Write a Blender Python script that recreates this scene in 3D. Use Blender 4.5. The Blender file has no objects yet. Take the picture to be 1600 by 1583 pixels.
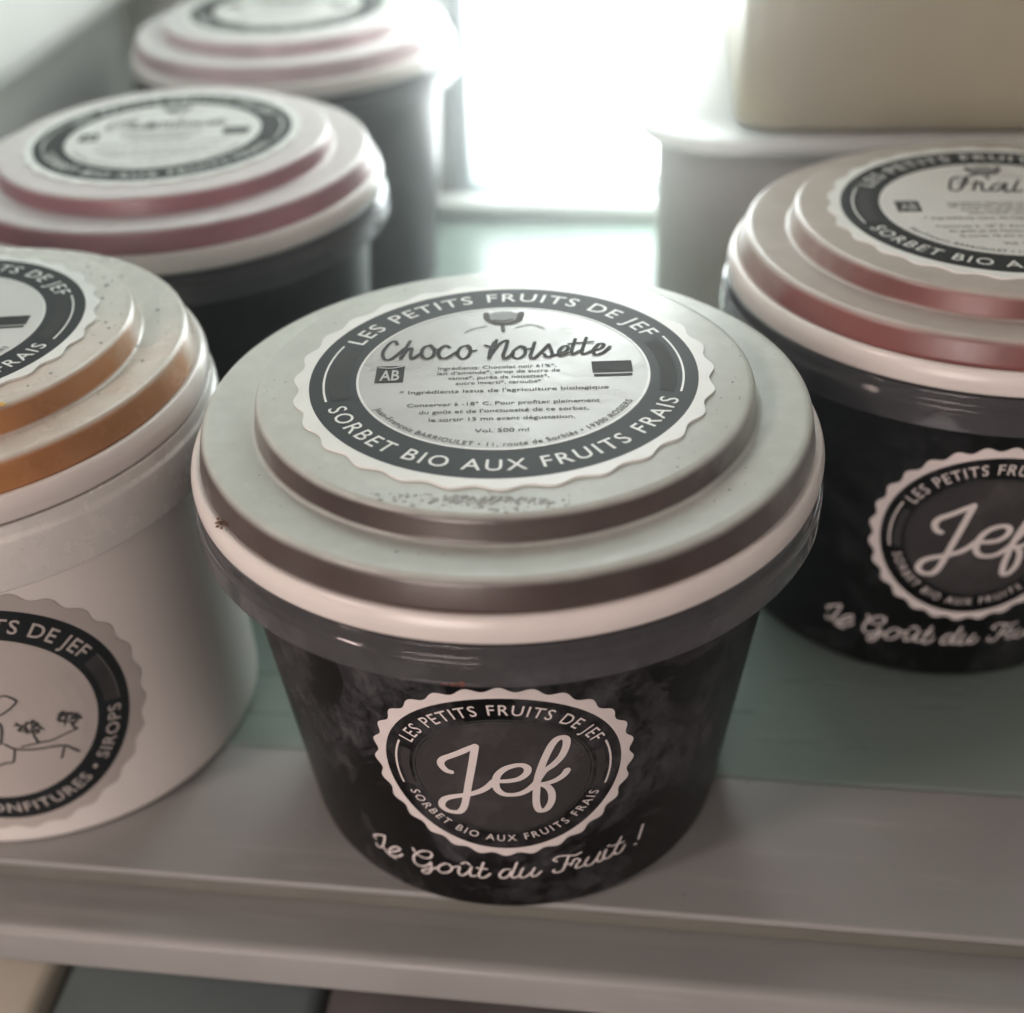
import bpy, bmesh, math, random
from mathutils import Vector, Matrix
random.seed(7)
MM = 0.001
R = math.radians
scene = bpy.context.scene
col = scene.collection

# ------------------------------------------------------------------ camera
cam_d = bpy.data.cameras.new('camera')
cam = bpy.data.objects.new('camera', cam_d); col.objects.link(cam)
F_PX, PPX, PPY, PW, PH = 1791.6, 750.75, 1101.4, 1600.0, 1583.0
right = Vector((0.99082229, 0.12838325, -0.04229565))
up = Vector((-0.05842785, 0.68894091, 0.72245872))
fwd = Vector((-0.1218908, 0.71335697, -0.69011917))
m = Matrix((right, up, -fwd)).transposed().to_4x4()
m.translation = Vector((24.409, -186.593, 193.784)) * MM
cam.matrix_world = m
cam_d.sensor_fit = 'HORIZONTAL'; cam_d.sensor_width = 36.0
cam_d.lens = F_PX / PW * 36.0
cam_d.shift_x = (PW / 2 - PPX) / PW
cam_d.shift_y = (PPY - PH / 2) / PW
cam_d.clip_start = 0.005; cam_d.clip_end = 20
cam_d.dof.use_dof = True
cam_d.dof.focus_distance = 0.200
cam_d.dof.aperture_fstop = 9.0
scene.camera = cam

# ------------------------------------------------------------------ light
world = bpy.data.worlds.new('World'); scene.world = world; world.use_nodes = True
bg = world.node_tree.nodes['Background']
bg.inputs[0].default_value = (1.0, 0.80, 0.72, 1); bg.inputs[1].default_value = 0.13
def area(name, loc, target, size, power, color):
    l = bpy.data.lights.new(name, 'AREA'); l.shape = 'DISK'; l.size = size; l.energy = power; l.color = color
    o = bpy.data.objects.new(name, l); col.objects.link(o); o.location = loc
    o.rotation_euler = (Vector(target) - Vector(loc)).to_track_quat('-Z', 'Y').to_euler()
    return o
area('room_lamp', (-0.62, -0.50, 0.66), (0, 0, 0.03), 0.14, 3.6, (1.0, 0.80, 0.72))
area('front_fill', (-0.30, -1.15, 0.26), (0, 0, 0.04), 0.55, 9.2, (1.0, 0.85, 0.79))  # unseen fill added to brighten the faces turned to the camera
area('cabinet_lamp', (-0.05, 0.28, 0.40), (-0.02, 0.04, 0), 0.22, 0.62, (0.86, 1.0, 0.93))
PANEL_STRENGTH = 11.0
HAZE = 0.50
scene.view_settings.view_transform = 'Standard'; scene.view_settings.look = 'None'
scene.view_settings.exposure = 0.0; scene.view_settings.gamma = 1.0
scene.view_settings.use_curve_mapping = False
scene.render.engine = 'CYCLES'
scene.cycles.use_denoising = True
scene.cycles.max_bounces = 8; scene.cycles.transmission_bounces = 6
scene.cycles.caustics_reflective = False; scene.cycles.caustics_refractive = False
scene.cycles.sample_clamp_indirect = 4.0

# ------------------------------------------------------------------ traced lettering (mm, label coordinates)
JEF = [[(-9.12,1.14),(-9.86,1.36),(-10.61,2.42),(-10.74,3.56),(-10.12,4.73),(-8.83,5.75),(-7.28,6.91),(-5.76,8.14),(-4.32,9.16)],
 [(-4.32,9.16),(-5.12,4.06),(-6.13,-1.75),(-6.76,-5.57),(-7.36,-8.53),(-8.18,-10.31),(-9.22,-10.87),(-10.63,-10.75),(-11.57,-9.89),(-11.67,-8.79),(-11.02,-7.33),(-9.64,-6.24),(-7.61,-5.35),(-6.03,-4.66),(-4.06,-3.47),(-2.68,-2.12),(-1.5,-0.38)],
 [(-0.49,-0.5),(1.07,-0.41),(2.91,0.17),(4.2,1.56),(4.39,3.02),(3.68,3.9),(2.43,4.05),(0.62,3.23),(-0.7,1.59),(-1.22,-0.37),(-1.12,-2.49),(-0.15,-4.01),(1.34,-4.39),(3.03,-4.1),(4.53,-3.0),(5.84,-1.33)],
 [(5.84,-1.33),(7.2,1.76),(8.74,3.24),(10.15,5.25),(10.9,7.63),(11.02,9.56),(10.56,10.45),(9.67,10.51),(8.64,9.26),(7.61,6.34),(6.74,3.01),(6.11,-0.46),(5.93,-4.09),(5.93,-7.22),(6.32,-9.19),(7.0,-9.78),(7.97,-9.15),(8.71,-7.08),(8.67,-4.57),(7.99,-2.74),(6.95,-1.8)],
 [(6.77,-1.77),(8.25,-1.58),(9.74,-0.84),(10.83,0.25),(11.36,1.45)]]
SLOGAN = [[(-30.26,-31.88),(-30.16,-32.62),(-29.49,-32.55),(-28.53,-31.66),(-27.54,-29.31),(-26.87,-26.79)],
 [(-26.87,-26.79),(-28.86,-27.84),(-30.27,-29.0),(-29.79,-29.77)],
 [(-28.26,-31.57),(-27.22,-33.29),(-25.33,-33.66)],
 [(-26.4,-32.24),(-24.54,-30.61),(-23.51,-29.36),(-23.98,-28.75),(-25.33,-29.76),(-26.47,-31.31),(-26.76,-32.81),(-25.71,-33.09),(-24.09,-32.05),(-23.06,-30.77)],
 [(-20.02,-26.97),(-19.72,-27.83)],
 [(-19.5,-28.61),(-18.09,-29.26),(-16.56,-28.8),(-15.78,-27.49),(-15.97,-26.45),(-17.32,-26.58),(-18.97,-27.86),(-20.24,-29.97),(-20.31,-31.97),(-19.21,-32.7),(-17.58,-31.88),(-16.26,-30.13)],
 [(-16.26,-30.13),(-16.62,-33.09),(-17.48,-34.49),(-18.41,-34.88),(-18.75,-34.19),(-17.51,-33.01),(-16.14,-32.27),(-14.76,-31.12)],
 [(-12.91,-29.1),(-14.27,-30.43),(-14.85,-31.98),(-14.11,-32.84),(-12.6,-32.1),(-11.64,-30.45),(-12.11,-29.14),(-12.91,-29.1)],
 [(-11.61,-30.11),(-9.95,-29.27),(-10.29,-31.01),(-9.99,-32.25),(-8.97,-31.8),(-7.85,-30.04),(-7.33,-28.68)],
 [(-7.33,-28.68),(-7.8,-30.69),(-7.6,-31.96),(-6.59,-31.58)],
 [(-9.47,-28.23),(-8.44,-27.42),(-7.71,-27.95)],
 [(-4.78,-26.86),(-5.5,-29.57),(-5.99,-31.3),(-5.56,-32.22),(-4.47,-31.72),(-3.54,-30.44)],
 [(-6.23,-28.95),(-4.13,-28.88)],
 [(0.52,-28.75),(-0.66,-28.94),(-1.62,-30.7),(-1.16,-31.88),(0.06,-31.15),(0.9,-29.27)],
 [(2.04,-26.43),(1.08,-29.95),(0.81,-31.15),(1.44,-31.68),(2.55,-30.69)],
 [(3.27,-28.52),(2.66,-30.35),(2.73,-31.67),(3.63,-31.63),(4.84,-30.21),(5.63,-28.61)],
 [(5.63,-28.61),(4.99,-30.57),(5.23,-31.56),(6.03,-31.23),(6.92,-30.0)],
 [(10.17,-27.24),(9.46,-26.49),(10.53,-25.6),(12.12,-25.74),(13.94,-26.18),(15.14,-25.64)],
 [(12.63,-25.96),(12.01,-28.71),(11.46,-30.57),(10.46,-31.14),(9.48,-30.64),(9.62,-29.9)],
 [(11.81,-28.71),(13.44,-28.77)],
 [(13.17,-29.59),(14.01,-27.63),(15.07,-28.44),(14.41,-29.7),(14.35,-30.8),(15.19,-30.85),(16.21,-30.24)],
 [(16.93,-28.2),(16.23,-29.91),(16.61,-30.92),(17.74,-30.91),(18.71,-29.34),(19.43,-27.53)],
 [(19.43,-27.53),(18.88,-29.43),(19.11,-30.55),(19.99,-30.59),(20.72,-27.36)],
 [(20.72,-27.36),(20.31,-29.14),(20.75,-30.44),(21.85,-30.29),(22.63,-29.06)],
 [(21.11,-26.32),(21.37,-26.06)],
 [(24.03,-24.96),(23.18,-27.72),(22.77,-29.31),(23.32,-30.29),(24.33,-30.06),(25.18,-28.26)],
 [(21.99,-26.89),(24.68,-26.87)],
 [(29.16,-24.07),(28.52,-28.3)],
 [(27.81,-29.79),(28.08,-29.65)]]
CHOCO = [[(-19.58,11.94),(-20.13,13.4),(-21.23,12.06),(-22.04,8.95),(-21.64,6.43),(-20.5,6.05),(-19.17,8.12),(-18.26,9.94)],
 [(-17.26,13.19),(-17.96,9.92),(-18.6,6.23)],
 [(-18.5,6.84),(-17.64,9.59),(-16.78,10.16),(-16.86,7.97),(-16.63,6.1),(-15.71,6.96),(-14.76,8.45)],
 [(-13.42,11.19),(-14.56,10.32),(-14.88,7.83),(-14.05,5.92),(-12.77,6.76),(-12.59,9.24),(-13.42,11.19),(-12.45,9.42),(-11.55,9.17)],
 [(-9.75,9.99),(-10.43,10.79),(-11.43,9.79),(-11.79,7.93),(-11.27,5.98),(-10.1,5.96),(-8.41,8.01)],
 [(-6.57,10.72),(-7.73,9.85),(-8.25,7.38),(-7.32,5.47),(-6.18,6.62),(-5.95,9.41),(-6.57,10.72),(-5.78,8.46),(-4.9,8.4)],
 [(-3.25,10.48),(-2.41,9.79)],
 [(-1.1,12.44),(-1.82,8.81),(-2.51,5.27)],
 [(-1.54,11.64),(-2.25,8.21),(-2.43,5.75)],
 [(-2.32,6.23),(-0.65,10.62),(0.83,12.11),(0.59,9.27),(0.1,6.19),(0.59,4.93),(1.99,6.99)],
 [(3.19,9.72),(2.0,7.92),(1.84,5.77),(2.85,4.9),(4.03,6.54),(4.06,9.03),(3.19,9.72),(4.35,8.38),(5.37,8.63)],
 [(5.92,11.11),(5.36,7.69),(5.03,5.55),(5.6,4.72),(6.64,6.36),(8.49,9.98)],
 [(8.49,9.98),(8.86,7.76),(8.95,5.71),(8.06,5.04),(7.51,6.18)],
 [(8.79,5.3),(10.42,6.41),(11.61,7.26),(11.96,8.8),(11.09,8.98),(10.21,7.05),(10.53,5.36),(12.01,6.3)],
 [(13.42,11.86),(12.65,7.81),(12.71,5.83),(14.08,7.09)],
 [(15.51,12.36),(14.54,7.68),(14.59,5.82),(16.4,7.05)],
 [(12.16,10.04),(16.58,10.36)],
 [(16.39,6.93),(18.05,8.06),(18.49,9.47),(17.55,9.47),(16.49,7.23),(16.79,5.36),(18.23,6.19),(19.58,8.27)]]
EMBLEM = [[(-3.17,23.73),(-2.67,20.95),(-0.98,19.0),(1.15,18.64),(2.98,20.19),(3.68,23.21)],
 [(-7.15,15.93),(-5.52,17.46),(-3.1,18.49)],
 [(2.35,17.22),(5.39,18.33),(7.92,16.62)],
 [(-0.07,17.73),(0.09,14.75)]]
FRAISE = [[(-6.18,17.84),(-7.67,16.67),(-8.56,14.3),(-9.31,10.39),(-8.43,9.21),(-7.32,9.96),(-6.16,12.26),(-4.37,16.98),(-3.29,18.16),(-1.63,19.33)],
 [(-2.83,14.94),(-4.51,9.5)],
 [(-3.68,12.2),(-2.58,14.14),(-1.83,13.73),(-2.41,11.0),(-2.44,8.88),(-1.41,9.24)],
 [(2.17,13.62),(0.68,12.48),(-0.74,9.8),(-0.26,8.82),(1.4,10.13),(3.28,13.59),(2.2,9.73),(2.26,8.19),(3.32,8.93)],
 [(6.39,15.09),(4.18,9.68),(4.23,8.14),(5.76,8.87)]]
JAM_ART = [[(5.41,6.47),(6.41,6.29),(7.34,5.35),(7.84,4.4),(6.68,3.23),(5.13,2.27),(3.88,1.7)],[(8.21,-5.34),(8.44,-7.64)],[(15.91,-5.25),(16.11,-6.58),(16.55,-7.08)],[(5.03,-7.87),(8.2,-7.83),(11.14,-8.02),(13.94,-7.47),(16.55,-7.08)],[(2.18,-6.38),(3.51,-7.99),(5.64,-8.91),(8.08,-9.47),(10.62,-9.77),(13.06,-10.56),(14.2,-11.96),(15.19,-13.31)],[(12.71,-11.11),(11.52,-13.58)],[(3.6,-8.3),(2.27,-11.62),(0.65,-11.67),(-0.63,-12.12)],[(3.17,-0.5),(2.86,-2.58),(1.54,-6.09)]]

# ------------------------------------------------------------------ materials
class NT:
    def __init__(s, name):
        s.m = bpy.data.materials.new(name); s.m.use_nodes = True
        s.t = s.m.node_tree; s.b = s.t.nodes['Principled BSDF']; s.out = s.t.nodes['Material Output']
    def n(s, typ, **kw):
        nd = s.t.nodes.new(typ)
        for k, v in kw.items(): setattr(nd, k, v)
        return nd
    def l(s, a, b): s.t.links.new(a, b)
    def coord(s): return s.n('ShaderNodeTexCoord').outputs['Object']
    def noise(s, scale, detail=4, rough=.55, vec=None, dist=0.0):
        nd = s.n('ShaderNodeTexNoise'); nd.inputs['Scale'].default_value = scale
        nd.inputs['Detail'].default_value = detail; nd.inputs['Roughness'].default_value = rough
        nd.inputs['Distortion'].default_value = dist
        s.l(vec if vec is not None else s.coord(), nd.inputs['Vector']); return nd.outputs['Fac']
    def ramp(s, fac, stops):
        nd = s.n('ShaderNodeValToRGB'); e = nd.color_ramp.elements
        while len(e) < len(stops): e.new(.5)
        for el, (p, c) in zip(e, stops):
            el.position = p; el.color = (c, c, c, 1) if isinstance(c, (int, float)) else (*c, 1)
        s.l(fac, nd.inputs[0]); return nd.outputs[0]
    def mix(s, fac, a, b, mode='MIX'):
        nd = s.n('ShaderNodeMix', data_type='RGBA', blend_type=mode)
        for sock, v in ((nd.inputs[0], fac), (nd.inputs[6], a), (nd.inputs[7], b)):
            if isinstance(v, (int, float)): sock.default_value = v
            elif isinstance(v, tuple): sock.default_value = (*v, 1)
            else: s.l(v, sock)
        return nd.outputs[2]
    def math(s, op, a, b=0.0, clamp=False):
        nd = s.n('ShaderNodeMath', operation=op, use_clamp=clamp)
        for sock, v in zip(nd.inputs, (a, b)):
            if isinstance(v, (int, float)): sock.default_value = v
            else: s.l(v, sock)
        return nd.outputs[0]
    def bump(s, h, strength=.2, dist=.0002):
        nd = s.n('ShaderNodeBump'); nd.inputs['Strength'].default_value = strength; nd.inputs['Distance'].default_value = dist
        s.l(h, nd.inputs['Height']); s.l(nd.outputs[0], s.b.inputs['Normal'])
    def set(s, **kw):
        for k, v in kw.items():
            sock = s.b.inputs[k.replace('_', ' ')]
            if isinstance(v, (int, float)): sock.default_value = v
            elif isinstance(v, tuple): sock.default_value = (*v, 1)
            else: s.l(v, sock)
        return s

def mat_plain(name, c, rough=.45, var=.06, scale=60, **kw):
    t = NT(name)
    f = t.noise(scale, 5)
    lo = tuple(x * (1 - var) for x in c); hi = tuple(min(1, x * (1 + var)) for x in c)
    t.set(Base_Color=t.ramp(f, [(.3, lo), (.7, hi)]), Roughness=rough, **kw)
    t.b.inputs['Subsurface Radius'].default_value = (1, .95, .85)
    t.bump(t.noise(scale * 12, 3), .08, .0001)
    return t.m

def mat_lid(name, frost, tint, gloss=.32, lean=0.0, shift_=.15, spill=.12, speckle=True, seed=0.0):
    """frosted translucent lid: rime lies on the flats, the filling shows through the upright walls"""
    t = NT(name)
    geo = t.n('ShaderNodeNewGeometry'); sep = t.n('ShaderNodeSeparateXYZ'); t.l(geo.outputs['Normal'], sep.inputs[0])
    co = t.coord(); mp = t.n('ShaderNodeMapping'); mp.inputs['Location'].default_value = (seed, seed * .7, 0); t.l(co, mp.inputs[0])
    vec = mp.outputs[0]
    n1 = t.noise(55, 5, .6, vec); n2 = t.noise(420, 4, .6, vec)
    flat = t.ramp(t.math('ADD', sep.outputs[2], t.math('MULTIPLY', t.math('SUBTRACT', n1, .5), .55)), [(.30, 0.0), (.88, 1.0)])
    s2 = t.n('ShaderNodeSeparateXYZ'); t.l(co, s2.inputs[0])
    a = t.math('ADD', t.math('MULTIPLY', s2.outputs[1], -20.0), t.math('MULTIPLY', s2.outputs[0], lean))
    a = t.math('ADD', a, t.math('MULTIPLY', t.math('SUBTRACT', n1, .5), .8))
    inv = t.ramp(t.math('ADD', a, shift_), [(.05, 0.0), (.75, 1.0)])  # stronger towards the front: reflection of the dark room put into the tint
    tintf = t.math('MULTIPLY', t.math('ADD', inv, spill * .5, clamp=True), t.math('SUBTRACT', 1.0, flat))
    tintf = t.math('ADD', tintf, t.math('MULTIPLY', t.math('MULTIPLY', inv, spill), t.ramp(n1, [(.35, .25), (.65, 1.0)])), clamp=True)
    fr = t.mix(t.ramp(n1, [(.3, 0.0), (.75, 1.0)]), tuple(x * .88 for x in frost), frost)
    n3 = t.noise(190, 4, .65, vec)
    fr = t.mix(t.math('MULTIPLY', t.ramp(n3, [(.42, 1.0), (.62, 0.0)]), .28), fr, tuple(x * .66 for x in frost))
    fr = t.mix(t.math('MULTIPLY', t.ramp(n2, [(.62, 0.0), (.8, 1.0)]), .35), fr, tuple(min(1, x * 1.25) for x in frost))
    tn = t.mix(t.ramp(t.noise(38, 3, .5, vec), [(.3, 0.0), (.7, 1.0)]), tuple(x * .75 for x in tint), tuple(x * 1.35 for x in tint))
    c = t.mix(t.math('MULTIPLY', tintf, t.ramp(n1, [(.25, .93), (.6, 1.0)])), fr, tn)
    if speckle:
        v = t.n('ShaderNodeTexVoronoi'); v.inputs['Scale'].default_value = 150; t.l(vec, v.inputs['Vector'])
        k = t.ramp(v.outputs['Distance'], [(.03, 1.0), (.075, 0.0)])
        k = t.math('MULTIPLY', k, t.ramp(t.noise(90, 2, .5, vec), [(.55, 0.0), (.62, 1.0)]))
        c = t.mix(t.math('MULTIPLY', k, .55), c, (.13, .12, .10))
    t.set(Base_Color=c, Roughness=t.ramp(n1, [(.2, gloss * .8), (.8, gloss * 1.35)]), Subsurface_Weight=.15, Subsurface_Scale=.002)
    t.b.inputs['Subsurface Radius'].default_value = (1, .8, .7)
    t.bump(n2, .10, .00025)
    return t.m

def mat_black_body(name, base=(.0018, .0018, .0020), haze=(.082, .081, .087), seed=0.0, amount=1.0):
    t = NT(name); co = t.coord()
    mp = t.n('ShaderNodeMapping'); mp.inputs['Location'].default_value = (seed, 0, seed); mp.inputs['Rotation'].default_value = (0, .5, 0)
    mp.inputs['Scale'].default_value = (1, 1, .8); t.l(co, mp.inputs[0])
    a = t.noise(34, 8, .62, mp.outputs[0], 1.3); b = t.noise(210, 8, .72, mp.outputs[0], .5); w = t.noise(900, 3, .6)
    f = t.math('MULTIPLY', t.ramp(a, [(.47, 0.0), (.49, .45), (.62, 1.0)]), t.ramp(b, [(.40, .06), (.68, 1.0)]))
    f = t.math('MULTIPLY', f, amount)
    t.set(Base_Color=t.mix(f, base, haze), Roughness=t.ramp(f, [(0, .30), (1, .60)]), Specular_IOR_Level=.18)
    t.bump(w, .12, .00012)
    return t.m

def mat_translucent(name, c, trans=.5, rough=.22, ior=1.35):
    t = NT(name)
    f = t.noise(140, 4)
    t.set(Base_Color=t.ramp(f, [(.3, tuple(x * .9 for x in c)), (.7, c)]), Roughness=t.ramp(f, [(.3, rough * .8), (.7, rough * 1.3)]),
          Transmission_Weight=trans, IOR=ior)
    return t.m

M = {}
M['lid_choco'] = mat_lid('frosted_lid_chocolate', (.58, .61, .57), (.062, .042, .038))
M['lid_rasp'] = mat_lid('frosted_lid_raspberry', (.74, .69, .69), (.29, .125, .145), lean=3.0, shift_=.35, seed=.31)
M['lid_straw'] = mat_lid('frosted_lid_strawberry', (.50, .46, .42), (.19, .062, .058), lean=6.0, shift_=.25, spill=.16, seed=.52)
M['lid_pale'] = mat_lid('frosted_lid_pale_pink', (.76, .73, .74), (.48, .36, .38), seed=.9)
M['lid_apricot'] = mat_lid('frosted_lid_apricot', (.66, .64, .59), (.42, .19, .075), lean=-3.0, shift_=.55, spill=.34, gloss=.25, seed=.77)
M['lid_cream'] = mat_plain('cream_lid', (.62, .58, .48), .4)
M['band'] = mat_plain('white_rim_plastic', (.74, .69, .66), .28, .04, 90, Subsurface_Weight=.1, Subsurface_Scale=.002)
M['skirt'] = mat_translucent('clear_rim_plastic', (.82, .82, .87), .93, .04, 1.33)
M['skirt_white'] = mat_translucent('clear_rim_plastic_white', (.88, .86, .82), .15, .25)
M['black'] = mat_black_body('black_misted_label')
M['black2'] = mat_black_body('black_label_clean', haze=(.042, .044, .048), seed=.4, amount=.7)
M['white_body'] = mat_plain('white_tub_plastic', (.84, .80, .76), .42, .03, 30, Subsurface_Weight=.12, Subsurface_Scale=.003)
M['paper'] = mat_plain('label_paper', (.78, .79, .77), .40, .04, 120)
M['paper_grey'] = mat_plain('label_centre_film', (.44, .45, .44), .50, .07, 60, Specular_IOR_Level=.35)
t = NT('label_centre_film_creased')
f = t.noise(60, 4); w = t.noise(70, 3, .5, None, .8); d_ = t.noise(420, 3)
t.set(Base_Color=t.ramp(f, [(.3, (.41, .42, .41)), (.7, (.47, .48, .47))]), Roughness=t.ramp(f, [(.35, .22), (.65, .42)]))
t.bump(t.math('ADD', w, t.math('MULTIPLY', d_, .12)), .30, .0006); M['paper_grey'] = t.m
M['paper_white'] = mat_plain('label_centre_white', (.66, .66, .64), .45, .05, 60)
M['film_grey'] = mat_plain('clear_label_film', (.50, .46, .43), .28, .05, 60)
M['ink'] = mat_plain('label_black_ink', (.012, .016, .018), .60, .3, 90, Specular_IOR_Level=.3)
M['ink_soft'] = mat_plain('label_grey_ink', (.045, .047, .047), .7, .25, 90, Specular_IOR_Level=.2)
M['ink_mid'] = mat_plain('label_mid_grey_ink', (.12, .12, .12), .7, .2, 200, Specular_IOR_Level=.2)
M['ink_pale'] = mat_plain('label_pale_grey_ink', (.27, .275, .275), .6, .2, 200)
M['disc'] = mat_black_body('label_dark_disc', (.046, .043, .044), (.095, .090, .091), .2)
M['print'] = mat_plain('printed_white', (.74, .68, .66), .45, .05, 200)
t = NT('shelf_trim_plastic')
mp = t.n('ShaderNodeMapping'); mp.inputs['Scale'].default_value = (1, 12, 12); t.l(t.coord(), mp.inputs[0])
st = t.ramp(t.noise(14, 6, .65, mp.outputs[0]), [(.56, 0.0), (.70, 1.0)]); cl = t.noise(18, 4)
c = t.mix(t.math('MULTIPLY', st, .30), t.ramp(cl, [(.3, (.265, .262, .255)), (.7, (.31, .307, .30))]), (.50, .49, .47))
v = t.n('ShaderNodeTexVoronoi'); v.inputs['Scale'].default_value = 120; t.l(t.coord(), v.inputs['Vector'])
k = t.math('MULTIPLY', t.ramp(v.outputs['Distance'], [(.04, 1.0), (.10, 0.0)]), t.ramp(t.noise(60, 2), [(.56, 0.0), (.64, 1.0)]))
t.set(Base_Color=t.mix(t.math('MULTIPLY', k, .5), c, (.12, .11, .09)), Roughness=t.ramp(cl, [(.3, .36), (.7, .52)]))
t.bump(t.noise(700, 3), .08, .0001); M['trim'] = t.m
M['liner'] = mat_plain('fridge_liner_plastic', (.80, .81, .79), .40, .02, 10)
M['box_white'] = mat_plain('box_white_plastic', (.86, .85, .80), .42, .04, 20, Subsurface_Weight=.9, Subsurface_Scale=.035)
M['box_cream'] = mat_plain('box_cream_plastic', (.35, .32, .235), .5, .10, 9, Subsurface_Weight=.8, Subsurface_Scale=.03)
M['water'] = mat_plain('water_drop', (.36, .38, .36), .04, .02)
M['speck'] = mat_plain('dark_speck', (.07, .06, .05), .6)
M['stain'] = mat_plain('red_smear', (.23, .07, .045), .5)
M['brown'] = mat_plain('brown_smear', (.16, .085, .04), .5)
M['yellow'] = mat_plain('dried_yellow_crumb', (.58, .36, .09), .6)

M['step_shade'] = mat_plain('painted_step_shade', (.13, .13, .11), .6)  # dark colour standing in for shade at the shelf step
t = NT('green_glass')
f = t.noise(9, 3)
t.set(Base_Color=t.ramp(f, [(.3, (.25, .32, .29)), (.7, (.29, .36, .325))]), Transmission_Weight=.30, IOR=1.45)
mp = t.n('ShaderNodeMapping'); mp.inputs['Scale'].default_value = (1, 14, 1); t.l(t.coord(), mp.inputs[0])
t.set(Roughness=t.ramp(t.noise(16, 5, .6, mp.outputs[0]), [(.3, .22), (.7, .46)]))
M['glass'] = t.m
t = NT('lit_diffuser')
e = t.n('ShaderNodeEmission'); e.inputs[0].default_value = (.93, 1.0, .985, 1); e.inputs[1].default_value = PANEL_STRENGTH
t.l(e.outputs[0], t.out.inputs[0]); M['lamp'] = t.m

# ------------------------------------------------------------------ geometry helpers (input in mm)
def mesh(name, verts, faces, mat, parent=None, smooth=True, loc=None):
    me = bpy.data.meshes.new(name)
    me.from_pydata([(x * MM, y * MM, z * MM) for x, y, z in verts], [], faces)
    me.validate(); me.update()
    if smooth: me.polygons.foreach_set('use_smooth', [True] * len(me.polygons))
    me.materials.append(mat)
    o = bpy.data.objects.new(name, me); col.objects.link(o)
    if parent: o.parent = parent
    if loc: o.location = Vector(loc) * MM
    return o
def tag(o, label=None, cat=None, group=None, kind=None):
    for k, v in (('label', label), ('category', cat), ('group', group), ('kind', kind)):
        if v: o[k] = v
    return o
def empty(name, loc, rz=0):
    o = bpy.data.objects.new(name, None); col.objects.link(o); o.empty_display_size = .02
    o.location = Vector(loc) * MM; o.rotation_euler = (0, 0, rz); return o
def fillet(pts, n=5):
    """pts: (a, b) or (a, b, radius) -> polyline with rounded corners"""
    out = []
    for i, q in enumerate(pts):
        if len(q) < 3 or i in (0, len(pts) - 1): out.append((q[0], q[1])); continue
        c = Vector(q[:2]); a = Vector(pts[i - 1][:2]) - c; b = Vector(pts[i + 1][:2]) - c
        r = min(q[2], a.length * .49, b.length * .49)
        p0 = c + a.normalized() * r; p1 = c + b.normalized() * r
        for k in range(n + 1):
            s = k / n; v = p0 * (1 - s) ** 2 + c * 2 * s * (1 - s) + p1 * s * s
            out.append((v.x, v.y))
    return out
def lathe(name, prof, mat, parent=None, seg=144, loc=None, wob=0.0):
    v, f = [], []; n = len(prof)
    for i in range(seg):
        a = 2 * math.pi * i / seg; w = 1 + wob * math.sin(3 * a + .7) + wob * .6 * math.sin(5 * a)
        for r, z in prof: v.append((r * w * math.cos(a), r * w * math.sin(a), z))
    for i in range(seg):
        j = (i + 1) % seg
        for k in range(n - 1): f.append((i * n + k, j * n + k, j * n + k + 1, i * n + k + 1))
    o = mesh(name, v, f, mat, parent, loc=loc)
    bm = bmesh.new(); bm.from_mesh(o.data)
    bmesh.ops.remove_doubles(bm, verts=bm.verts, dist=1e-7)
    bmesh.ops.dissolve_degenerate(bm, edges=bm.edges, dist=1e-8)
    bmesh.ops.recalc_face_normals(bm, faces=bm.faces)
    bm.to_mesh(o.data); bm.free()
    o.data.polygons.foreach_set('use_smooth', [True] * len(o.data.polygons))
    return o
def extrude(name, prof, lo, hi, axis, mat, parent=None, smooth=True, closed=True):
    """profile swept straight along x (prof = y, z) or y (prof = x, z)"""
    v, f = [], []; n = len(prof); L = (lo, hi)
    for e in L:
        for a, b in prof: v.append((e, a, b) if axis == 'x' else (a, e, b))
    for k in range(n if closed else n - 1): f.append((k, (k + 1) % n, n + (k + 1) % n, n + k))
    if closed: f += [tuple(range(n - 1, -1, -1)), tuple(range(n, 2 * n))]
    o = mesh(name, v, f, mat, parent, False)
    bm = bmesh.new(); bm.from_mesh(o.data); bmesh.ops.recalc_face_normals(bm, faces=bm.faces); bm.to_mesh(o.data); bm.free()
    if smooth:
        o.data.polygons.foreach_set('use_smooth', [len(p.vertices) == 4 for p in o.data.polygons])
        o.data.set_sharp_from_angle(angle=R(35))
    return o
def on_lid(zt, rot, s=1.0):
    c, n = math.cos(rot), math.sin(rot)
    return lambda u, v, h: (s * (u * c - v * n), s * (u * n + v * c), zt + h)
def on_body(th0, z0, r0, k, rm, s=1.0):
    def g(u, v, h):
        th = th0 + s * u / rm; z = z0 + s * v; r = r0 + k * z + h
        return (r * math.sin(th), -r * math.cos(th), z)
    return g
def annulus(g, r0, r1, h, n=168, nr=2, a0=0.0, a1=2 * math.pi, teeth=0, amp=0.0):
    v, f = [], []; full = abs(a1 - a0 - 2 * math.pi) < 1e-6; N = n if full else n + 1
    for i in range(N):
        a = a0 + (a1 - a0) * i / n
        ro = r1 + (amp * math.cos(teeth * a) if teeth else 0)
        for k in range(nr + 1):
            r = r0 + (ro - r0) * k / nr; v.append(g(r * math.cos(a), r * math.sin(a), h))
    for i in range(n):
        j = (i + 1) % N
        for k in range(nr): f.append((i * (nr + 1) + k, i * (nr + 1) + k + 1, j * (nr + 1) + k + 1, j * (nr + 1) + k))
    return v, f
def rect(g, x0, y0, x1, y1, h, n=6):
    v, f = [], []
    for i in range(n + 1):
        for k in range(n + 1): v.append(g(x0 + (x1 - x0) * i / n, y0 + (y1 - y0) * k / n, h))
    for i in range(n):
        for k in range(n): a = i * (n + 1) + k; f.append((a, a + n + 1, a + n + 2, a + 1))
    return v, f
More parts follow.
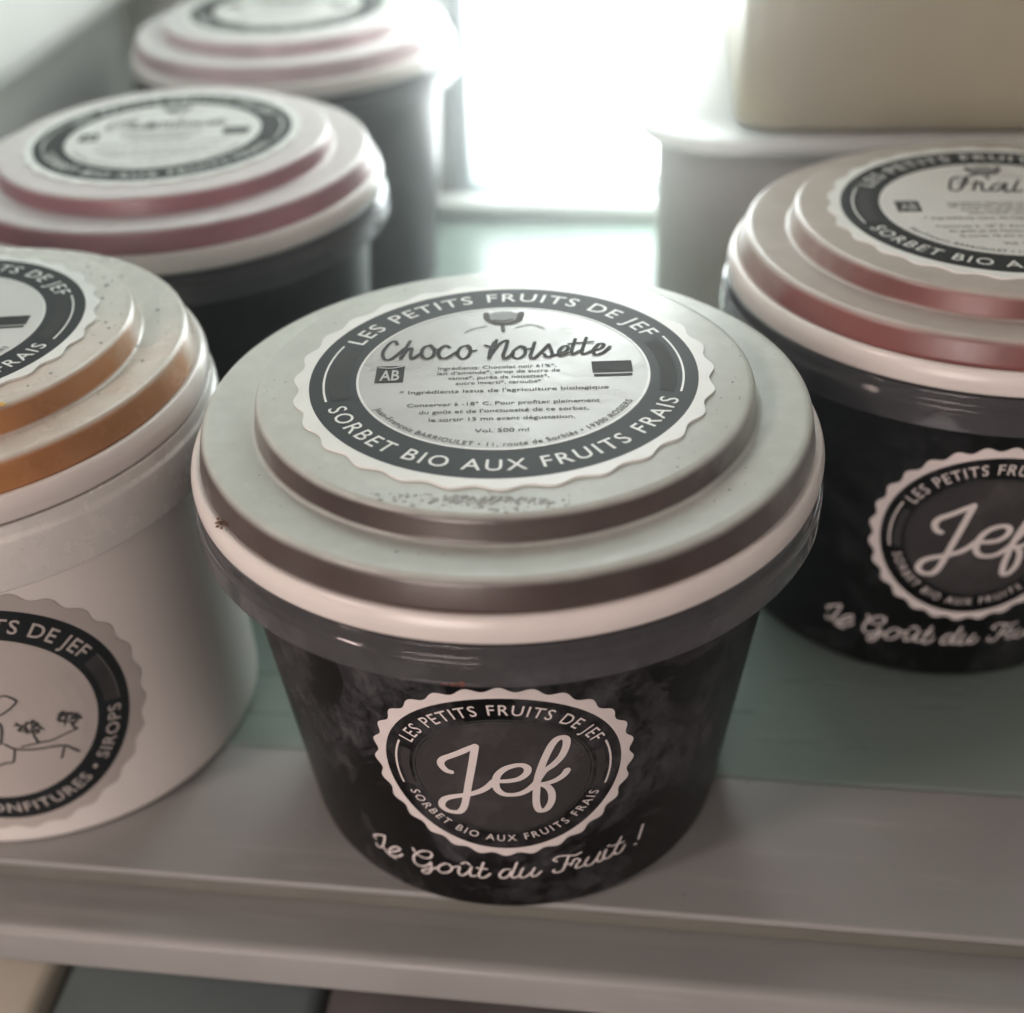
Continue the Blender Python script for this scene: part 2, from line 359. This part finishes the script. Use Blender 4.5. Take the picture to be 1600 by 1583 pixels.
def catmull(pts, n=7):
    if len(pts) < 3: return [Vector(pts[0]), Vector(pts[-1])]
    P = [Vector(p) for p in pts]; P = [P[0] * 2 - P[1]] + P + [P[-1] * 2 - P[-2]]; out = []
    for i in range(1, len(P) - 2):
        a, b, c, d = P[i - 1:i + 3]
        for k in range(n):
            t = k / n
            out.append(.5 * ((2 * b) + (c - a) * t + (2 * a - 5 * b + 4 * c - d) * t * t + (3 * b - a - 3 * c + d) * t ** 3))
    out.append(P[-2]); return out
def strokes(g, paths, width, h, slant=0.0, rise=.10):
    """round-ended pen strokes; each climbs a hair along its length so crossings never share a plane"""
    V, Fc = [], []
    for j, p in enumerate(paths):
        q = catmull(p); n = len(q); b = len(V); hh = h + .012 * (j % 5)
        tang = [(q[min(i + 1, n - 1)] - q[max(i - 1, 0)]).normalized() for i in range(n)]
        w = width / 2
        # round caps: extra sections beyond both ends
        secs = []
        for k in range(4, 0, -1):
            a = k / 4 * math.pi / 2; secs.append((q[0] - tang[0] * w * math.sin(a), tang[0], w * max(.05, math.cos(a)), 0))
        for i in range(n):
            d = tang[i]; vert = abs(d.y); secs.append((q[i], d, w * (.86 + .26 * vert), i / max(1, n - 1)))
        for k in range(1, 5):
            a = k / 4 * math.pi / 2; secs.append((q[-1] + tang[-1] * w * math.sin(a), tang[-1], w * max(.05, math.cos(a)), 1))
        for c, d, ww, s in secs:
            nn = Vector((-d.y, d.x)); l = c + nn * ww; r = c - nn * ww
            V.append(g(l.x, l.y, hh + rise * s)); V.append(g(r.x, r.y, hh + rise * s))
        for i in range(len(secs) - 1): Fc.append((b + 2 * i, b + 2 * i + 1, b + 2 * i + 3, b + 2 * i + 2))
    return V, Fc
_tc = {}
def text2d(s, bold=0.0, space=1.0):
    key = (s, bold, space)
    if key in _tc: return _tc[key]
    c = bpy.data.curves.new('t', 'FONT'); c.body = s; c.size = 1.0; c.offset = bold; c.space_character = space; c.resolution_u = 3
    o = bpy.data.objects.new('t', c); col.objects.link(o)
    me = bpy.data.meshes.new_from_object(o.evaluated_get(bpy.context.evaluated_depsgraph_get()))
    v = [(p.co.x, p.co.y) for p in me.vertices]; f = [tuple(p.vertices) for p in me.polygons]
    bpy.data.objects.remove(o); bpy.data.curves.remove(c); bpy.data.meshes.remove(me)
    _tc[key] = (v, f); return v, f
CAP = .69
def arc_text(g, s, rad, cap, a_start, a_end, h, top=True, bold=.012, space=1.12):
    """text bent along a circle; a_start > a_end for a top arc, a_start < a_end for a bottom arc (radians)"""
    v, f = text2d(s, bold, space)
    x0 = min(p[0] for p in v); x1 = max(p[0] for p in v); out = []
    for x, y in v:
        a = a_start + (a_end - a_start) * (x - x0) / (x1 - x0)
        r = rad + (y * cap / CAP if top else -y * cap / CAP)
        out.append(g(r * math.cos(a), r * math.sin(a), h))
    return out, f
def line_text(g, s, x0, x1, y, cap, h, bold=0.0):
    v, f = text2d(s, bold); a = min(p[0] for p in v); b = max(p[0] for p in v)
    return [g(x0 + (x1 - x0) * (px - a) / (b - a), y + py * cap / CAP, h) for px, py in v], f
def join(*parts):
    V, Fc = [], []
    for v, f in parts:
        b = len(V); V += v; Fc += [tuple(i + b for i in q) for q in f]
    return V, Fc
def part(name, vf, mat, parent, smooth=False): return mesh(name, vf[0], vf[1], mat, parent, smooth)

# ------------------------------------------------------------------ the cabinet: shelf, walls, light
shelf = empty('glass_shelf', (0, 0, 0)); tag(shelf, kind='structure')
XL, XR = -192, 232
extrude('glass_pane', fillet([(-4.6, -5), (-4.6, 0, .6), (318, 0, .6), (318, -5)]), XL + 2, XR - 2, 'x', M['glass'], shelf)
extrude('front_trim', fillet([(-4.9, -9), (-4.9, -.25, .5), (-43.9, -.25, .9), (-43.9, -2.0, .4), (-41.4, -2.6), (-41.4, -6.2), (-47.6, -6.2, .5), (-57.4, -5.6, 2.4), (-60.2, -14.5, 1.2), (-57, -15.5), (-48, -9)], 6),
        XL + 2, XR - 2, 'x', M['trim'], shelf)
extrude('shade_strip', fillet([(-41.6, -2.8), (-43.3, -2.9, .4), (-44.2, -5.95, .6), (-41.6, -6.0)]), XL + 3, XR - 3, 'x', M['step_shade'], shelf)  # added dark strip, paints the shade band under the trim nose
extrude('rear_trim', fillet([(320.5, 1.4), (319, 2.2, .6), (319, 6.4, 1.0), (322, 8.6, 1.2), (328, 8.6, 1.0), (328, -6), (323, -6), (323, 1.4)]), XL + 2, XR - 2, 'x', M['liner'], shelf)

wl = tag(extrude('wall_left', fillet([(-176, 420), (-176, 97, 2), (-179, 91, 2), (-195, 90, 1), (-195, -200), (-215, -200), (-215, 420)], 5), -75, 352, 'y', M['liner']), kind='structure')
wr = tag(extrude('wall_right', fillet([(236, -200), (236, 420), (256, 420), (256, -200)]), -75, 352, 'y', M['liner']), kind='structure')
# back wall: four pieces round the recess of the lamp
PX0, PX1, PZ0, PZ1, YB = -52.0, 170.0, 13.5, 300.0, 332.0
def wallpiece(x0, x1, z0, z1):
    return join(([(x0, YB, z0), (x1, YB, z0), (x1, YB, z1), (x0, YB, z1), (x0, YB + 20, z0), (x1, YB + 20, z0), (x1, YB + 20, z1), (x0, YB + 20, z1)],
                 [(0, 1, 2, 3), (7, 6, 5, 4), (0, 4, 5, 1), (1, 5, 6, 2), (2, 6, 7, 3), (3, 7, 4, 0)]))
F0 = 10.0
vb = join(wallpiece(-194.5, PX0 - F0, -200, 420), wallpiece(PX1 + F0, 235.5, -200, 420), wallpiece(PX0 - F0 + .01, PX1 + F0 - .01, -200, PZ0 - F0), wallpiece(PX0 - F0 + .01, PX1 + F0 - .01, PZ1 + F0, 420))
tag(part('wall_back', vb, M['liner'], None), kind='structure')
lamp = empty('light_panel', (60, YB, 100))
tag(lamp, 'glowing white rectangular light panel set in the back wall', 'lamp')
def lp(v): return [(x - 60, y - YB, z - 100) for x, y, z in v]
fv = []; ff = []
rings = [(PX0 - F0, PX1 + F0, PZ0 - F0, PZ1 + F0, YB), (PX0 - F0 + 1, PX1 + F0 - 1, PZ0 - F0 + 1, PZ1 + F0 - 1, YB - 3), (PX0 - 2, PX1 + 2, PZ0 - 2, PZ1 + 2, YB - 3), (PX0, PX1, PZ0, PZ1, YB + 9)]
for x0, x1, z0, z1, y in rings: fv += [(x0, y, z0), (x1, y, z0), (x1, y, z1), (x0, y, z1)]
for r_ in range(3):
    for k in range(4): ff.append((r_ * 4 + k, r_ * 4 + (k + 1) % 4, r_ * 4 + 4 + (k + 1) % 4, r_ * 4 + 4 + k))
mesh('frame', lp(fv), ff, mat_plain('panel_frame_plastic', (.36, .41, .43), .5), lamp, False)
mesh('diffuser', lp([(PX0, YB + 8.6, PZ0), (PX1, YB + 8.6, PZ0), (PX1, YB + 8.6, PZ1), (PX0, YB + 8.6, PZ1), (PX0, YB + 12, PZ0), (PX1, YB + 12, PZ0), (PX1, YB + 12, PZ1), (PX0, YB + 12, PZ1)]),
     [(0, 1, 2, 3), (7, 6, 5, 4), (0, 4, 5, 1), (1, 5, 6, 2), (2, 6, 7, 3), (3, 7, 4, 0)], M['lamp'], lamp, False)

# ------------------------------------------------------------------ the tubs
TEETH = 28
def lid_label(parent, zt, rot, s, flavour, grey=True, small=True):
    """scalloped paper label with its black ring and print, stuck on the lid"""
    g = on_lid(zt + .15, rot, s)
    base = annulus(g, 34.4, 36.75, .30, 336, 2, teeth=TEETH, amp=.55)
    # thin paper edge
    v, f = base; n = 336; nv = len(v)
    v = v + [(v[i * 3 + 2][0], v[i * 3 + 2][1], zt + .02) for i in range(n)]
    f = f + [(i * 3 + 2, nv + i, nv + (i + 1) % n, ((i + 1) % n) * 3 + 2) for i in range(n)]
    part('label_paper', (v, f), M['paper'], parent)
    part('label_ring', annulus(g, 26.1, 34.4, .30, 168, 2), M['ink'], parent)
    part('label_centre', annulus(g, 0.01, 26.1, .30, 96, 4), M['paper_grey'] if grey else M['paper_white'], parent)
    let = [arc_text(g, 'LES PETITS FRUITS DE JEF', 28.7, 3.4, R(155), R(25), .36, True, .006, 1.2),
           arc_text(g, 'SORBET BIO AUX FRUITS FRAIS', 32.1, 3.2, R(200.5), R(339.5), .36, False, .006, 1.2)]
    for q in let: part('ring_lettering', q, M['paper'], parent)
    for q in (annulus(g, 31.6, 32.0, .36, 30, 1, R(158), R(196)), annulus(g, 31.6, 32.0, .36, 30, 1, R(-16), R(22)), annulus(g, 25.6, 26.0, .36, 120, 1)): part('ring_line', q, M['paper'], parent)
    for q in (annulus(g, 27.8, 30.6, .35, 30, 1, R(160), R(196)), annulus(g, 27.8, 30.6, .35, 30, 1, R(-16), R(20))): part('ring_shade', q, M['ink_soft'], parent)
    # emblem: bearded head over two sprigs
    part('emblem', join(strokes(g, [[(-3.2, 23.7), (-2.9, 21.2), (-1.2, 19.3), (1.2, 19.1), (3.0, 20.6), (3.6, 23.4)]], 1.1, .35),
                        strokes(g, [[(-1.6, 20.6), (0, 20.1), (1.8, 20.6)], [(0.0, 18.2), (.1, 16.2)]], .7, .38)), M['ink_mid'], parent)
    part('emblem_shade', join(annulus(lambda u, v_, h: g(u * 1.15 + .2, v_ * .8 + 22.6, h), 0.01, 2.5, .33, 24, 2),
                        strokes(g, [[(-7.15, 15.9), (-5.5, 17.4), (-3.1, 18.4)], [(2.4, 17.3), (5.4, 18.3), (7.9, 16.6)]], .35, .35)), M['ink_pale'], parent)
    part('flavour_lettering', strokes(g, flavour, .62, .36), M['ink_soft'], parent)
    # certification boxes
    bio = join(rect(g, -22.7, -2.6, -17.6, 3.6, .35))
    part('certification_mark', bio, M['ink_soft'], parent)
    part('certification_print', join(line_text(g, 'AB', -21.9, -18.4, -1.8, 3.6, .42, .02), strokes(g, [[(-22.3, 3.0), (-20, 2.6), (-17.9, 3.1)]], .35, .42)), M['paper_grey'], parent)
    part('certification_mark', join(rect(g, 15.9, -1.2, 23.0, 3.0, .35), rect(g, 16.1, -2.6, 22.8, -1.7, .35, 2)), M['ink_soft'], parent)
    if small:
        L = [('Ingrédients: Chocolat noir 61%*,', -11.6, 9.6, 1.5), ("lait d'amande*, sirop de sucre de", -11.6, 10.2, -.3), ('canne*, purée de noisettes*,', -9.6, 8.2, -2.2), ('sucre inverti*, caroube*', -8.2, 6.8, -4.1),
             ("* Ingrédients issus de l'agriculture biologique", -18.0, 18.4, -6.9), ('Conserver à -18° C. Pour profiter pleinement', -16.4, 16.6, -11.4),
             ("du goût et de l'onctuosité de ce sorbet,", -14.2, 14.6, -13.9), ('le sortir 15 mn avant dégustation.', -12.4, 12.2, -16.5), ('Vol. 500 ml', -4.6, 4.4, -20.4)]
        tx = [line_text(g, s_, a, b, y, 1.15, .36, .012) for s_, a, b, y in L]
        tx.append(arc_text(g, 'Jean-François BARRIOULET • 11, route de Sorbiès • 19300 ROSIERS', 24.9, 1.25, R(208), R(333), .36, False, .012))
        part('small_print', join(*tx), M['ink_mid'], parent)
def front_label(parent, g):
    """round scalloped mark printed on the black body"""
    part('mark_border', annulus(g, 21.5, 23.6, .12, 336, 2, teeth=TEETH, amp=.5), M['print'], parent)
    part('mark_disc', annulus(g, .01, 15.7, .08, 96, 8), M['disc'], parent)
    for q in (annulus(g, 15.9, 16.25, .10, 120, 1), annulus(g, 14.9, 15.1, .11, 120, 1)): part('mark_outline', q, M['ink_soft'], parent)
    for q in (annulus(g, 16.9, 18.5, .10, 24, 1, R(162), R(196)), annulus(g, 16.9, 18.5, .10, 24, 1, R(-16), R(18))): part('mark_shade', q, M['disc'], parent)
    let = [arc_text(g, 'LES PETITS FRUITS DE JEF', 17.35, 2.55, R(154.5), R(26), .14, True, .004, 1.2),
           arc_text(g, 'SORBET BIO AUX FRUITS FRAIS', 19.1, 2.0, R(201), R(339), .14, False, .004, 1.3)]
    for q in let: part('ring_lettering', q, M['print'], parent)
    for q in (annulus(g, 19.25, 19.65, .14, 24, 1, R(158), R(195)), annulus(g, 19.25, 19.65, .14, 24, 1, R(-15), R(22))): part('mark_line', q, M['print'], parent)
    part('name_lettering', strokes(g, JEF, 1.22, .16), M['print'], parent)
    part('slogan_lettering', strokes(g, SLOGAN, .50, .12), M['print'], parent)

def sorbet_tub(name, loc, label, cat, group, lid_mat, body_mat, skirt_mat, flavour, lid_rot, front=None, grey=True, small=True,
               s=1.0, sz=1.0, rb=46.2, rt=52.56, lab=True, drop=0.0, band=None):
    T = empty(name, loc); tag(T, label, cat, group)
    P = lambda pts: fillet([(q[0] * s, q[1] * sz) + ((q[2],) if len(q) > 2 else ()) for q in pts])
    k = (rt - rb) / 73.2 / sz; r0 = rb
    body = lathe('body', fillet([(.01, 1.2), (rb - 5, 1.2, .5), (rb - 4.2, .1, .5), (rb, .1, 1.4), (rt, 73.2 * sz, .5), (rt + .6 * s, 80.5 * sz, .2), (rt - 1.2, 80.5 * sz)]), body_mat, T)
    lathe('rim_skirt', P([(55.4, 80.4), (57.3, 80.7, .5), (57.5, 78.6, .4), (58.15, 78.0, .4), (58.5, 73.4 - drop, .4), (57.7, 73.0 - drop, .3), (57.2, 76.8, .4), (53.4, 78.2)]), skirt_mat, T)
    lathe('lid_band', P([(55.0, 85.6), (56.6, 86.0, .8), (57.6, 84.0, 1.2), (57.5, 81.2, .7), (55.6, 80.6)]), band or M['band'], T)
    lid = lathe('lid', P([(.01, 95.2), (44.1, 95.2, 1.4), (44.9, 90.4, 1.0), (54.3, 91.2, 1.5), (55.6, 86.2, .4), (55.3, 85.4)]), lid_mat, T, wob=.0012)
    if lab: lid_label(lid, 95.2 * sz, lid_rot, s, flavour, grey, small)
    if front is not None: front_label(body, on_body(front, 43.5, r0, k, 49.5))
    return T, body, lid

g_tub = 'black sorbet tubs on the glass shelf'
tub, main_body, main_lid = sorbet_tub('sorbet_tub', (0, 0, 0), 'black sorbet tub with grey frosted lid reading Choco Noisette, standing on the front trim', 'sorbet tub', g_tub,
                M['lid_choco'], M['black'], M['skirt'], CHOCO, R(6.5), front=4.2 / 49.5)
FR_X = [[(8.4, 13.6), (9.2, 11.0), (8.6, 9.2), (7.2, 9.0)], [(8.8, 9.0), (10.6, 10.6), (12.6, 12.4), (12.0, 13.4), (10.8, 12.4), (10.6, 9.8), (11.8, 8.9), (13.8, 10.6)]]
sorbet_tub('sorbet_tub', (100.2, 79.3, 0), 'black sorbet tub with red-brown tinted lid and label beginning Frai, beside the white box', 'sorbet tub', g_tub,
           M['lid_straw'], M['black2'], M['skirt'], FRAISE + FR_X + [[(-4.9, 17.0), (-6.0, 13.2), (-7.0, 10.6)], [(-6.9, 13.6), (-4.4, 14.0)]], R(2), front=0.0, grey=False)
def shift(p, dx, dy=0, sx=1.0): return [[(x * sx + dx, y + dy) for x, y in q] for q in p]
FRAM = shift(FRAISE[:4], -7.5, -3) + [[(-3.6, 5.6), (-3.2, 9.8), (-4.2, 5.6)], [(-3.4, 8.4), (-1.6, 10.2), (-1.6, 5.8)], [(-1.6, 8.4), (.2, 10.2), (.2, 5.8), (1.2, 5.8)],
       [(3.4, 14.5), (1.8, 7), (3, 5.6), (4.2, 7.4), (2.4, 9)], [(6.2, 9.8), (4.9, 8), (5.6, 5.8), (7.2, 7), (6.2, 9.8)], [(8.8, 10), (8.2, 6), (9.6, 6.2)]] + shift(FR_X, 2.2, -3)
sorbet_tub('sorbet_tub', (-106.2, 127.2, 0), 'black sorbet tub with crimson-tinted lid, next to the left wall behind the white jam tub', 'sorbet tub', g_tub,
           M['lid_rasp'], M['black2'], M['skirt'], FRAM, R(9), grey=False)
sorbet_tub('sorbet_tub', (-106.4, 262.5, 0), 'black sorbet tub with pale pink lid standing against the back wall beside the light panel', 'sorbet tub', g_tub,
           M['lid_pale'], M['black2'], M['skirt'], FRAM, R(-3), grey=False)

# white jam tub
LZ = 1.02
jam, jam_body, jam_lid = sorbet_tub('jam_tub', (-115.4, 8.9, 0), 'white tub with orange-streaked lid and a line-drawn tree scene on its label', 'jam tub', None,
            M['lid_apricot'], M['white_body'], M['skirt_white'], shift(FRAISE, 3), R(9), s=.93, sz=LZ, rb=48.8, rt=50.7, grey=False, drop=4.6)
jg = on_body(14.0 / 49.6, 37.5, 48.8, 1.9 / 73.2 / LZ, 49.6)
part('label_film', annulus(jg, 29.0, 32.2, .10, 336, 2, teeth=TEETH, amp=.55), M['film_grey'], jam_body)
part('label_ring', annulus(jg, 22.1, 29.0, .10, 168, 3), M['ink'], jam_body)
part('label_centre', annulus(jg, .01, 22.1, .10, 96, 8), M['film_grey'], jam_body)
for q in (arc_text(jg, 'LES PETITS FRUITS DE JEF', 23.9, 3.2, R(146), R(24), .16, True, .012), arc_text(jg, 'SORBETS • CONFITURES • SIROPS', 26.9, 2.7, R(195), R(349), .16, False, .012)): part('ring_lettering', q, M['film_grey'], jam_body)
part('ring_line', annulus(jg, 26.6, 26.95, .16, 24, 1, R(-8), R(20)), M['ink_mid'], jam_body)
part('ring_shade', annulus(jg, 23.6, 26.6, .15, 24, 1, R(-8), R(20)), M['ink_soft'], jam_body)

# ------------------------------------------------------------------ boxes stacked in the back
def rbox(name, x0, x1, y0, y1, prof, rad, mat, parent, seg=10):
    """rounded-rectangle solid from a list of (inset, z) levels"""
    v, f = [], []
    def ring(ins, z):
        out = []; r = max(.5, rad - ins)
        for cx, cy, a0 in ((x1 - rad, y1 - rad, 0), (x0 + rad, y1 - rad, 90), (x0 + rad, y0 + rad, 180), (x1 - rad, y0 + rad, 270)):
            for k in range(seg + 1):
                a = R(a0 + 90 * k / seg); out.append((cx + r * math.cos(a), cy + r * math.sin(a), z))
        return out
    n = 4 * (seg + 1)
    for ins, z in prof: v += ring(ins, z)
    for i in range(len(prof) - 1):
        for k in range(n): f.append((i * n + k, i * n + (k + 1) % n, (i + 1) * n + (k + 1) % n, (i + 1) * n + k))
    f += [tuple(range(n - 1, -1, -1)), tuple(range((len(prof) - 1) * n, len(prof) * n))]
    o = mesh(name, v, f, mat, parent, True); o.data.set_sharp_from_angle(angle=R(50)); return o
BX, BY = 108.0, 218.0
bx = empty('storage_box', (BX, BY, 0)); tag(bx, 'white lidded plastic box with a flared rim, lower one of the stack', 'box', 'boxes stacked by the light panel')
rbox('body', 25 - BX, 190 - BX, 158 - BY, 300 - BY, [(6, .1), (4.5, 1.0), (3, 20), (0, 80)], 22, M['box_white'], bx)
rbox('lid', 18 - BX, 197 - BX, 151 - BY, 307 - BY, [(7, 79.8), (4.5, 80.6), (1.6, 81.8), (.3, 83.2), (0, 84.6), (.5, 85.6), (2.0, 86.0), (7, 86.0), (8.5, 85.2)], 28, M['box_white'], bx)
b2 = empty('storage_box', (BX, BY, 86)); tag(b2, 'cream plastic box resting on the flared white box lid', 'box', 'boxes stacked by the light panel')
rbox('body', 45 - BX, 194 - BX, 158.5 - BY, 300 - BY, [(3, .05 - .6), (1.5, .6), (1, 30), (0, 118)], 14, M['box_cream'], b2)
rbox('lid', 42 - BX, 197 - BX, 155.5 - BY, 303 - BY, [(3, 117.8), (.6, 118.6), (0, 120), (.4, 124), (2, 125)], 17, M['box_cream'], b2)

# ------------------------------------------------------------------ the compartment below
low = tag(extrude('lower_shelf', fillet([(-70, -141), (-70, -136, 1), (330, -136, 1), (330, -141)]), XL + 2, XR - 2, 'x', M['trim']), kind='structure')
M['low_teal'] = mat_plain('slate_teal_plastic', (.15, .185, .19), .5, .15, 25)
M['low_red'] = mat_plain('grey_carton', (.125, .115, .115), .6, .25, 30)
def lowbox(name, x0, x1, y0, y1, zt, mat, label, cat):
    cx, cy = (x0 + x1) / 2, (y0 + y1) / 2; H = zt + 136
    e = empty(name, (cx, cy, -136)); tag(e, label, cat)
    rbox('body', x0 - cx, x1 - cx, y0 - cy, y1 - cy, [(4, .1), (2, 1), (0, H - 8)], 8, mat, e)
    rbox('lid', x0 - 2 - cx, x1 + 2 - cx, y0 - 2 - cy, y1 + 2 - cy, [(2, H - 8.2), (0, H - 7), (.3, H - 2), (2.5, H)], 10, mat, e)
lowbox('lidded_box', -101.7, -42, -66, 60, -37, M['low_teal'], 'slate teal lidded box on the lower shelf', 'box')
lowbox('carton', -37.7, 60, -66, 60, -38, M['low_red'], 'grey carton on the lower shelf beside the slate teal box', 'carton')
lowbox('lidded_box', -172, -106, -68, 60, -34, M['lid_cream'], 'cream lidded box on the lower shelf next to the left wall', 'box')

# added haze volume standing in for lens glare around the panel
hz = NT('glare_haze'); hz.t.nodes.remove(hz.b)
pv = hz.n('ShaderNodeVolumePrincipled'); pv.inputs['Color'].default_value = (.97, .985, 1, 1)
pv.inputs['Density'].default_value = HAZE; pv.inputs['Anisotropy'].default_value = .94
hz.l(pv.outputs[0], hz.out.inputs['Volume'])
x0, x1, y0, y1, z0, z1 = -330, 380, -330, 400, -260, 470
hv = [(x, y, z) for z in (z0, z1) for x, y in ((x0, y0), (x1, y0), (x1, y1), (x0, y1))]
tag(mesh('haze', hv, [(3, 2, 1, 0), (4, 5, 6, 7), (0, 1, 5, 4), (1, 2, 6, 5), (2, 3, 7, 6), (3, 0, 4, 7)], hz.m, None, False), kind='stuff')

# ------------------------------------------------------------------ small details
def blob(cx, cy, z, r, hgt, n=8):
    v = [(cx, cy, z + hgt)]; f = []
    el = random.uniform(.75, 1.3); ro = random.uniform(0, 3.14)
    def pt(rr, a, zz):
        x, y = rr * math.cos(a) * el, rr * math.sin(a); return (cx + x * math.cos(ro) - y * math.sin(ro), cy + x * math.sin(ro) + y * math.cos(ro), zz)
    for k in range(n): v.append(pt(r * .7, 2 * math.pi * k / n, z + hgt * .7))
    for k in range(n): v.append(pt(r, 2 * math.pi * k / n, z))
    for k in range(n):
        j = (k + 1) % n; f += [(0, 1 + k, 1 + j), (1 + k, 1 + n + k, 1 + n + j, 1 + j)]
    return v, f
drops = []
for i in range(230):
    x = random.gauss(1.5, 7.0); y = -38.6 - abs(random.gauss(0, 1.9))
    if math.hypot(x, y) > 43.0 or math.hypot(x, y) < 37.8: continue
    r = random.choice((.14, .18, .24, .32, .45)); drops.append(blob(x, y, 95.2, r, r * .55))
for i in range(46):
    a = random.uniform(0, 6.28); rr = random.choice((random.uniform(38.5, 43), random.uniform(46.5, 53))); r = random.choice((.10, .14, .2))
    drops.append(blob(rr * math.cos(a), rr * math.sin(a), 95.2 if rr < 44 else 90.5 + .6 * (rr - 45) / 9.3, r, r * .5))
for i in range(40):
    rr = 24 * math.sqrt(random.random()); a = random.uniform(0, 6.28); r = random.choice((.08, .12))
    drops.append(blob(6 + .6 * rr * math.cos(a), -14 + .35 * rr * math.sin(a), 95.5, r, r * .5))
tag(part('water_drops', join(*drops), M['water'], main_lid, True), kind='stuff')
sp = []
for i in range(26):
    a = random.uniform(math.pi, 2 * math.pi); rr = random.choice((random.uniform(38.5, 43), random.uniform(46.5, 53))); r = random.choice((.10, .14, .22))
    sp.append(blob(rr * math.cos(a), rr * math.sin(a), 95.2 if rr < 44 else 90.5 + .6 * (rr - 45) / 9.3, r, r * .3))
tag(part('specks', join(*sp), M['speck'], main_lid, True), kind='stuff')
sm = []
for i in range(26):
    u = random.gauss(0, 1.1); v = abs(random.gauss(0, .28)); rr = 58.45; th = -.015 + u / rr; r = random.uniform(.08, .26)
    w = [(rr * math.sin(th) + r * math.cos(q) * math.cos(th), -rr * math.cos(th) - .06 + r * math.cos(q) * math.sin(th), 73.75 + v + .8 * r * math.sin(q)) for q in [k * math.pi / 4 for k in range(8)]]
    sm.append((w, [tuple(range(8))]))
tag(part('smear', join(*sm), M['stain'], main_body), kind='stuff')
br = [blob(-42.6 + random.gauss(0, .6), -35.0 + random.gauss(0, .9), 86.0 + random.uniform(0, .6), random.uniform(.2, .45), .3) for _ in range(14)]
tag(part('brown_residue', join(*br), M['brown'], main_lid, True), kind='stuff')
jl = jam_lid
sp = []
for i in range(60):
    a = random.uniform(-1.6, 1.3); rr = random.choice((random.uniform(35, 39.2), random.uniform(42, 48))); r = random.choice((.16, .22, .3, .42))
    sp.append(blob(rr * math.cos(a), rr * math.sin(a), (95.2 if rr < 40 else 90.8) * LZ, r, r * .5))
tag(part('water_drops', join(*sp), M['water'], jl, True), kind='stuff')
cr = [blob(27.5 + random.gauss(0, 1.3), -27.5 + random.gauss(0, .8), 95.2 * LZ, random.uniform(.3, .7), random.uniform(.15, .35)) for _ in range(22)]
tag(part('crumbs', join(*cr), M['yellow'], jl, True), kind='stuff')
# line drawing on the jam label: field, fence, two trees and a hat brim
part('drawing', strokes(jg, JAM_ART, .42, .16), M['ink_soft'], jam_body)
def crown(cx, cy):
    out = []
    for i in range(46):
        a = random.uniform(0, 6.28); r = 2.2 * math.sqrt(random.random()); x = cx + r * 1.0 * math.cos(a); y = cy - .35 * r * math.cos(a) + .85 * r * math.sin(a)
        d = random.uniform(0, 3.14); L = random.uniform(.3, .7)
        out.append([(x - L * math.cos(d), y - L * math.sin(d)), (x + L * math.cos(d), y + L * math.sin(d))])
    return out
part('drawn_trees', strokes(jg, crown(8.1, -3.1) + crown(15.8, -3.7), .26, .17), M['ink_soft'], jam_body)
